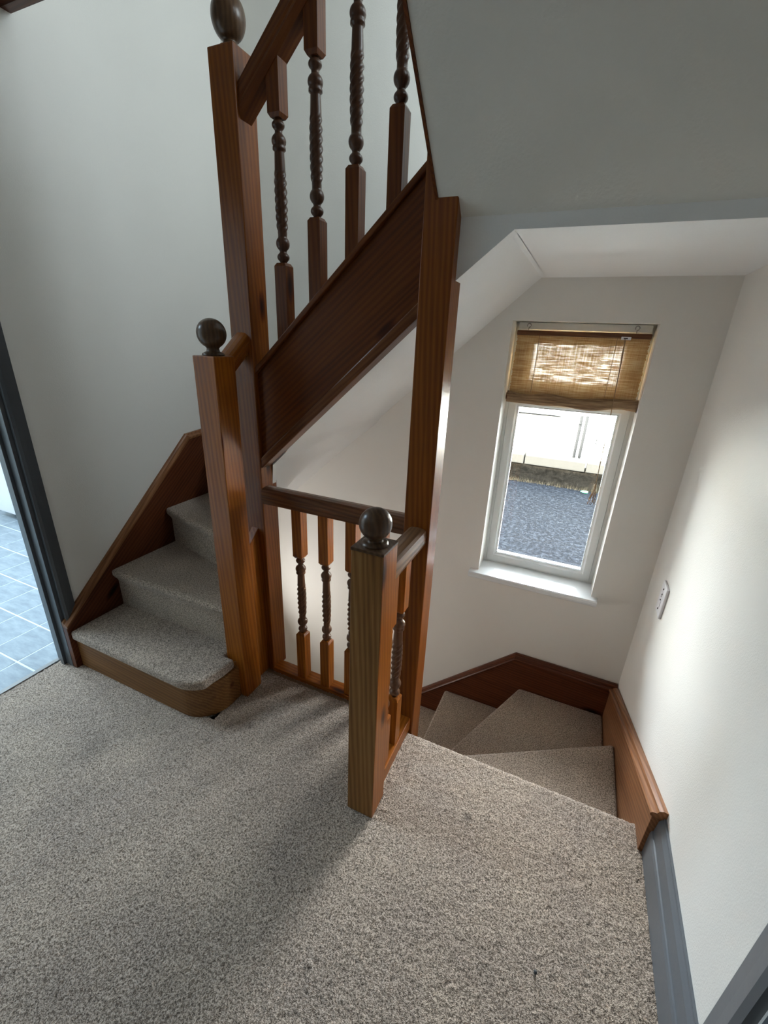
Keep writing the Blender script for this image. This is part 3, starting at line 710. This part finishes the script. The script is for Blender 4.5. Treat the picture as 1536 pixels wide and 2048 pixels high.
# ------------------------------------------------------------------ fused switch plate on the right wall
sw = thing('fused_spur_switch', (RX, 1.796, .49), 'white plastic fused switch plate low on the right wall', 'switch')
mk('plate', box(RX-.010, RX, 1.752, 1.840, .425, .556), plastic, sw, bevel=.003)
mk('rocker', prism([(RX-.0098, .0), (RX-.014, .004), (RX-.011, .024), (RX-.0098, .024)], 'y', -.007, .007), plastic, sw).location = Vector((0, 0, 0))
o = [c for c in sw.children if c.name.startswith('rocker')][0]; o.location = (-.0115, .006, .020)
mk('fuse_carrier', box(RX-.012, RX-.0095, 1.784, 1.812, .458, .486), plastic, sw, bevel=.001)
for z in (.535, .512, .488, .448):
    q = tube([(RX-.0125, 1.796, z), (RX-.009, 1.796, z)], .0033, 10); mk('screw', q, gk, sw)

# ------------------------------------------------------------------ street outside
def asphalt():
    m, N, L, b = newmat('grey_asphalt'); v = coords(N, L)
    a = noise(N, L, v, 11, 3, .9); c = noise(N, L, v, .6, 3)
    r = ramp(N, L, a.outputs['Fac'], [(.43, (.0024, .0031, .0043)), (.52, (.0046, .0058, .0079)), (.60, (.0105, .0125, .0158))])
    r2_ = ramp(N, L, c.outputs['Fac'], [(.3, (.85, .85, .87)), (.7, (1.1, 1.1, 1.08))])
    mm = N.new('ShaderNodeMix'); mm.data_type = 'RGBA'; mm.blend_type = 'MULTIPLY'; mm.inputs[0].default_value = 1
    L.new(r.outputs[0], mm.inputs[6]); L.new(r2_.outputs[0], mm.inputs[7]); L.new(mm.outputs[2], b.inputs['Base Color'])
    b.inputs['Roughness'].default_value = 1; b.inputs['Specular IOR Level'].default_value = .04; bump(N, L, a.outputs['Fac'], b, .5, .02); return m
asph = asphalt()
rd = struct('ground_road', box(-16, 16, 2.36, 13.9, GZ-.2, GZ), asph)
mk('bounce_pavement', box(-16, 16, 2.36, 6.6, GZ-.05, GZ+.08), plain('pale_bounce_paving', (.62, .61, .58), .9), rd)  # unseen pale strip added to bounce daylight up to the soffits
sg = plain('seam_grit', (.0105, .0118, .0135), 1, .5, 30, .3); sg.node_tree.nodes['Principled BSDF'].inputs['Specular IOR Level'].default_value = 0
mk('road_seam', box(-16, 16, 10.95, 10.99, GZ-.01, GZ+.003), sg, rd)
def rub():
    m, N, L, b = newmat('weathered_rubble'); v = coords(N, L)
    a = noise(N, L, v, 9, 6, .7); g_ = N.new('ShaderNodeSeparateXYZ'); L.new(v, g_.inputs[0])
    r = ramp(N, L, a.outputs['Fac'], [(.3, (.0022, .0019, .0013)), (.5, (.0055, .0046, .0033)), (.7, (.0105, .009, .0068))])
    L.new(r.outputs[0], b.inputs['Base Color']); b.inputs['Roughness'].default_value = 1; b.inputs['Specular IOR Level'].default_value = .05; bump(N, L, a.outputs['Fac'], b, 1, .05); return m
rb_ = rub()
gw = thing('garden_wall', (0, 14.1, GZ), 'low rough stone wall with white block coping across the street', 'wall')
bm = bmesh.new(); g = []
for i in range(241):
    row = []; x = -12+.1*i
    for j in range(9):
        z = GZ+.57*j/8; row.append(bm.verts.new((x+random.uniform(-.02, .02), 13.93-.12*(1-j/8)**2+random.uniform(-.035, .035), z)))
    g.append(row)
for i in range(240):
    for j in range(8): bm.faces.new((g[i][j], g[i+1][j], g[i+1][j+1], g[i][j+1]))
B_(bm, -12, 12, 13.98, 14.4, GZ, GZ+.56)
mk('rubble_base', bm, rb_, gw, smooth=True)
wr = plain('white_render', (.80, .79, .74), .8, .3, 20, .03)
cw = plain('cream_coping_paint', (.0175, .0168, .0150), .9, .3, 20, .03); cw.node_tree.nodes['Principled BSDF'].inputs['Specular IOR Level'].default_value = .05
for k in range(-6, 7):
    x0 = -1.297+1.773*k+.012
    mk('coping_block', box(x0, x0+1.735, 13.86, 14.40, -2.055, -1.775), cw, gw, bevel=.012, segs=1)
# weeds at the foot
bm = bmesh.new()
for k in range(2600):
    x = random.uniform(-3, 3.2); dens = .35+.65*math.exp(-((x-.95)/.3)**2)+.4*math.exp(-((x+1.7)/.5)**2)
    if random.random() > dens: continue
    b0 = Vector((x, random.uniform(13.68, 13.90), GZ)); hgt = random.uniform(.05, .16)*(1+1.6*math.exp(-((x-.93)/.12)**2)); d = Vector((random.uniform(-.4, .4), random.uniform(-.5, .1), 1))*hgt
    s = Vector((random.uniform(-1, 1), random.uniform(-1, 1), 0)).normalized()*.006
    bm.faces.new([bm.verts.new(b0+s), bm.verts.new(b0-s), bm.verts.new(b0+d)])
o = mk('dry_grass', bm, plain('dry_grass_blades', (.035, .026, .011), .9, var=.3)); tag(o, 'dry straw coloured weeds growing along the foot of the stone wall outside', 'grass', kind='stuff')
lt = mk('litter_bottle', loft([[(.52+r*math.cos(a), 13.55+.0, GZ+.036+r*math.sin(a)) if False else (.46+t_, 13.55+r*math.cos(a), GZ+.04+r*math.sin(a)) for a in [2*PI*q/10 for q in range(10)]] for t_, r in ((0, .012), (.03, .014), (.05, .034), (.14, .038), (.19, .034), (.20, .01))]), plain('green_plastic', (.10, .55, .22), .25), None, smooth=True)
tag(lt, 'small bright green plastic bottle littering the road edge outside', 'bottle')
# house across the street
hs = thing('house', (0, 17, GZ), 'white rendered house across the street seen through the window', 'building')
mk('wall', box(-12, 12, 14.9, 20, GZ, 2.6), wr, hs)
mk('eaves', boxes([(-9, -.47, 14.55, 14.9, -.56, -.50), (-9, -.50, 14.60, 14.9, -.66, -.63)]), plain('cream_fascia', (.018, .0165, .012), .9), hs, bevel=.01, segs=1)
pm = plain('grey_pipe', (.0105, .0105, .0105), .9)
for x in (.085, .245):
    bm = tube([(x, 14.84, -2.0), (x, 14.84, -1.42), (x+.002, 14.84, -1.40), (x+.004, 14.84, -.55)], .046, 10)
    tube([(x, 14.84, -1.30), (x, 14.84, -1.24)], .045, 10, bm); mk('downpipe', bm, pm, hs, smooth=True)
iron = plain('dark_iron', (.003, .003, .003), .9)
for m_ in (pm, iron): m_.node_tree.nodes['Principled BSDF'].inputs['Specular IOR Level'].default_value = .03
def bracket(x, z, s):
    bm = tube([(x-.14*s, 14.86, z+.10*s), (x-.14*s, 14.80, z-.16*s)], .008, 6)
    tube([(x-.14*s, 14.80, z-.15*s), (x-.02*s, 14.78, z+.02*s), (x+.04*s, 14.78, z+.06*s), (x+.07*s, 14.78, z), (x+.03*s, 14.78, z-.04*s), (x, 14.78, z+.0), (x-.02*s, 14.78, z+.08*s)], .008, 6, bm)
    tube([(x-.14*s, 14.80, z+.09*s), (x-.06*s, 14.78, z+.11*s), (x-.04*s, 14.78, z+.02*s), (x-.10*s, 14.78, z-.01*s)], .008, 6, bm)
    tube([(x+.07*s, 14.78, z), (x+.16*s, 14.78, z+.03*s), (x+.24*s, 14.78, z+.01*s)], .008, 6, bm)
    mk('wall_bracket', bm, iron, hs, smooth=True)
bracket(-.10, -.83, 1); bracket(.60, -.62, .9)
bm = tube([(.66, 14.80, -1.02), (.60, 14.80, -1.78)], .010, 6); tube([(.68, 14.80, -.98), (1.02, 14.80, -1.70)], .010, 6, bm)
tube([(.58, 14.80, -1.30), (.98, 14.80, -1.62)], .009, 6, bm); tube([(.58, 14.80, -1.16), (.55, 14.80, -1.72)], .009, 6, bm); tube([(.60, 14.78, -1.22), (.68, 14.78, -1.26)], .014, 6, bm)
mk('aerial', bm, iron, hs, smooth=True)
# the roof of this house, so that daylight only comes in through its openings
struct('roof', box(-15, 15, FRONTY-3, BY+.30, 5.2, 5.4), dark_grey)
struct('wall_outside', boxes([(-15, LX-2.7, 2.36, 2.42, -2.6, 5.2), (LX-2.7, LX-.10, 2.36, 2.42, -2.6, 5.2), (RX+.12, 15, BY+.25, BY+.3, -2.6, 5.2), (-15, 15, FRONTY-3, FRONTY-2.9, -2.6, 5.2), (-15, -14.9, FRONTY-3, 2.36, -2.6, 5.2), (14.9, 15, FRONTY-3, BY+.3, -2.6, 5.2)]), wr)
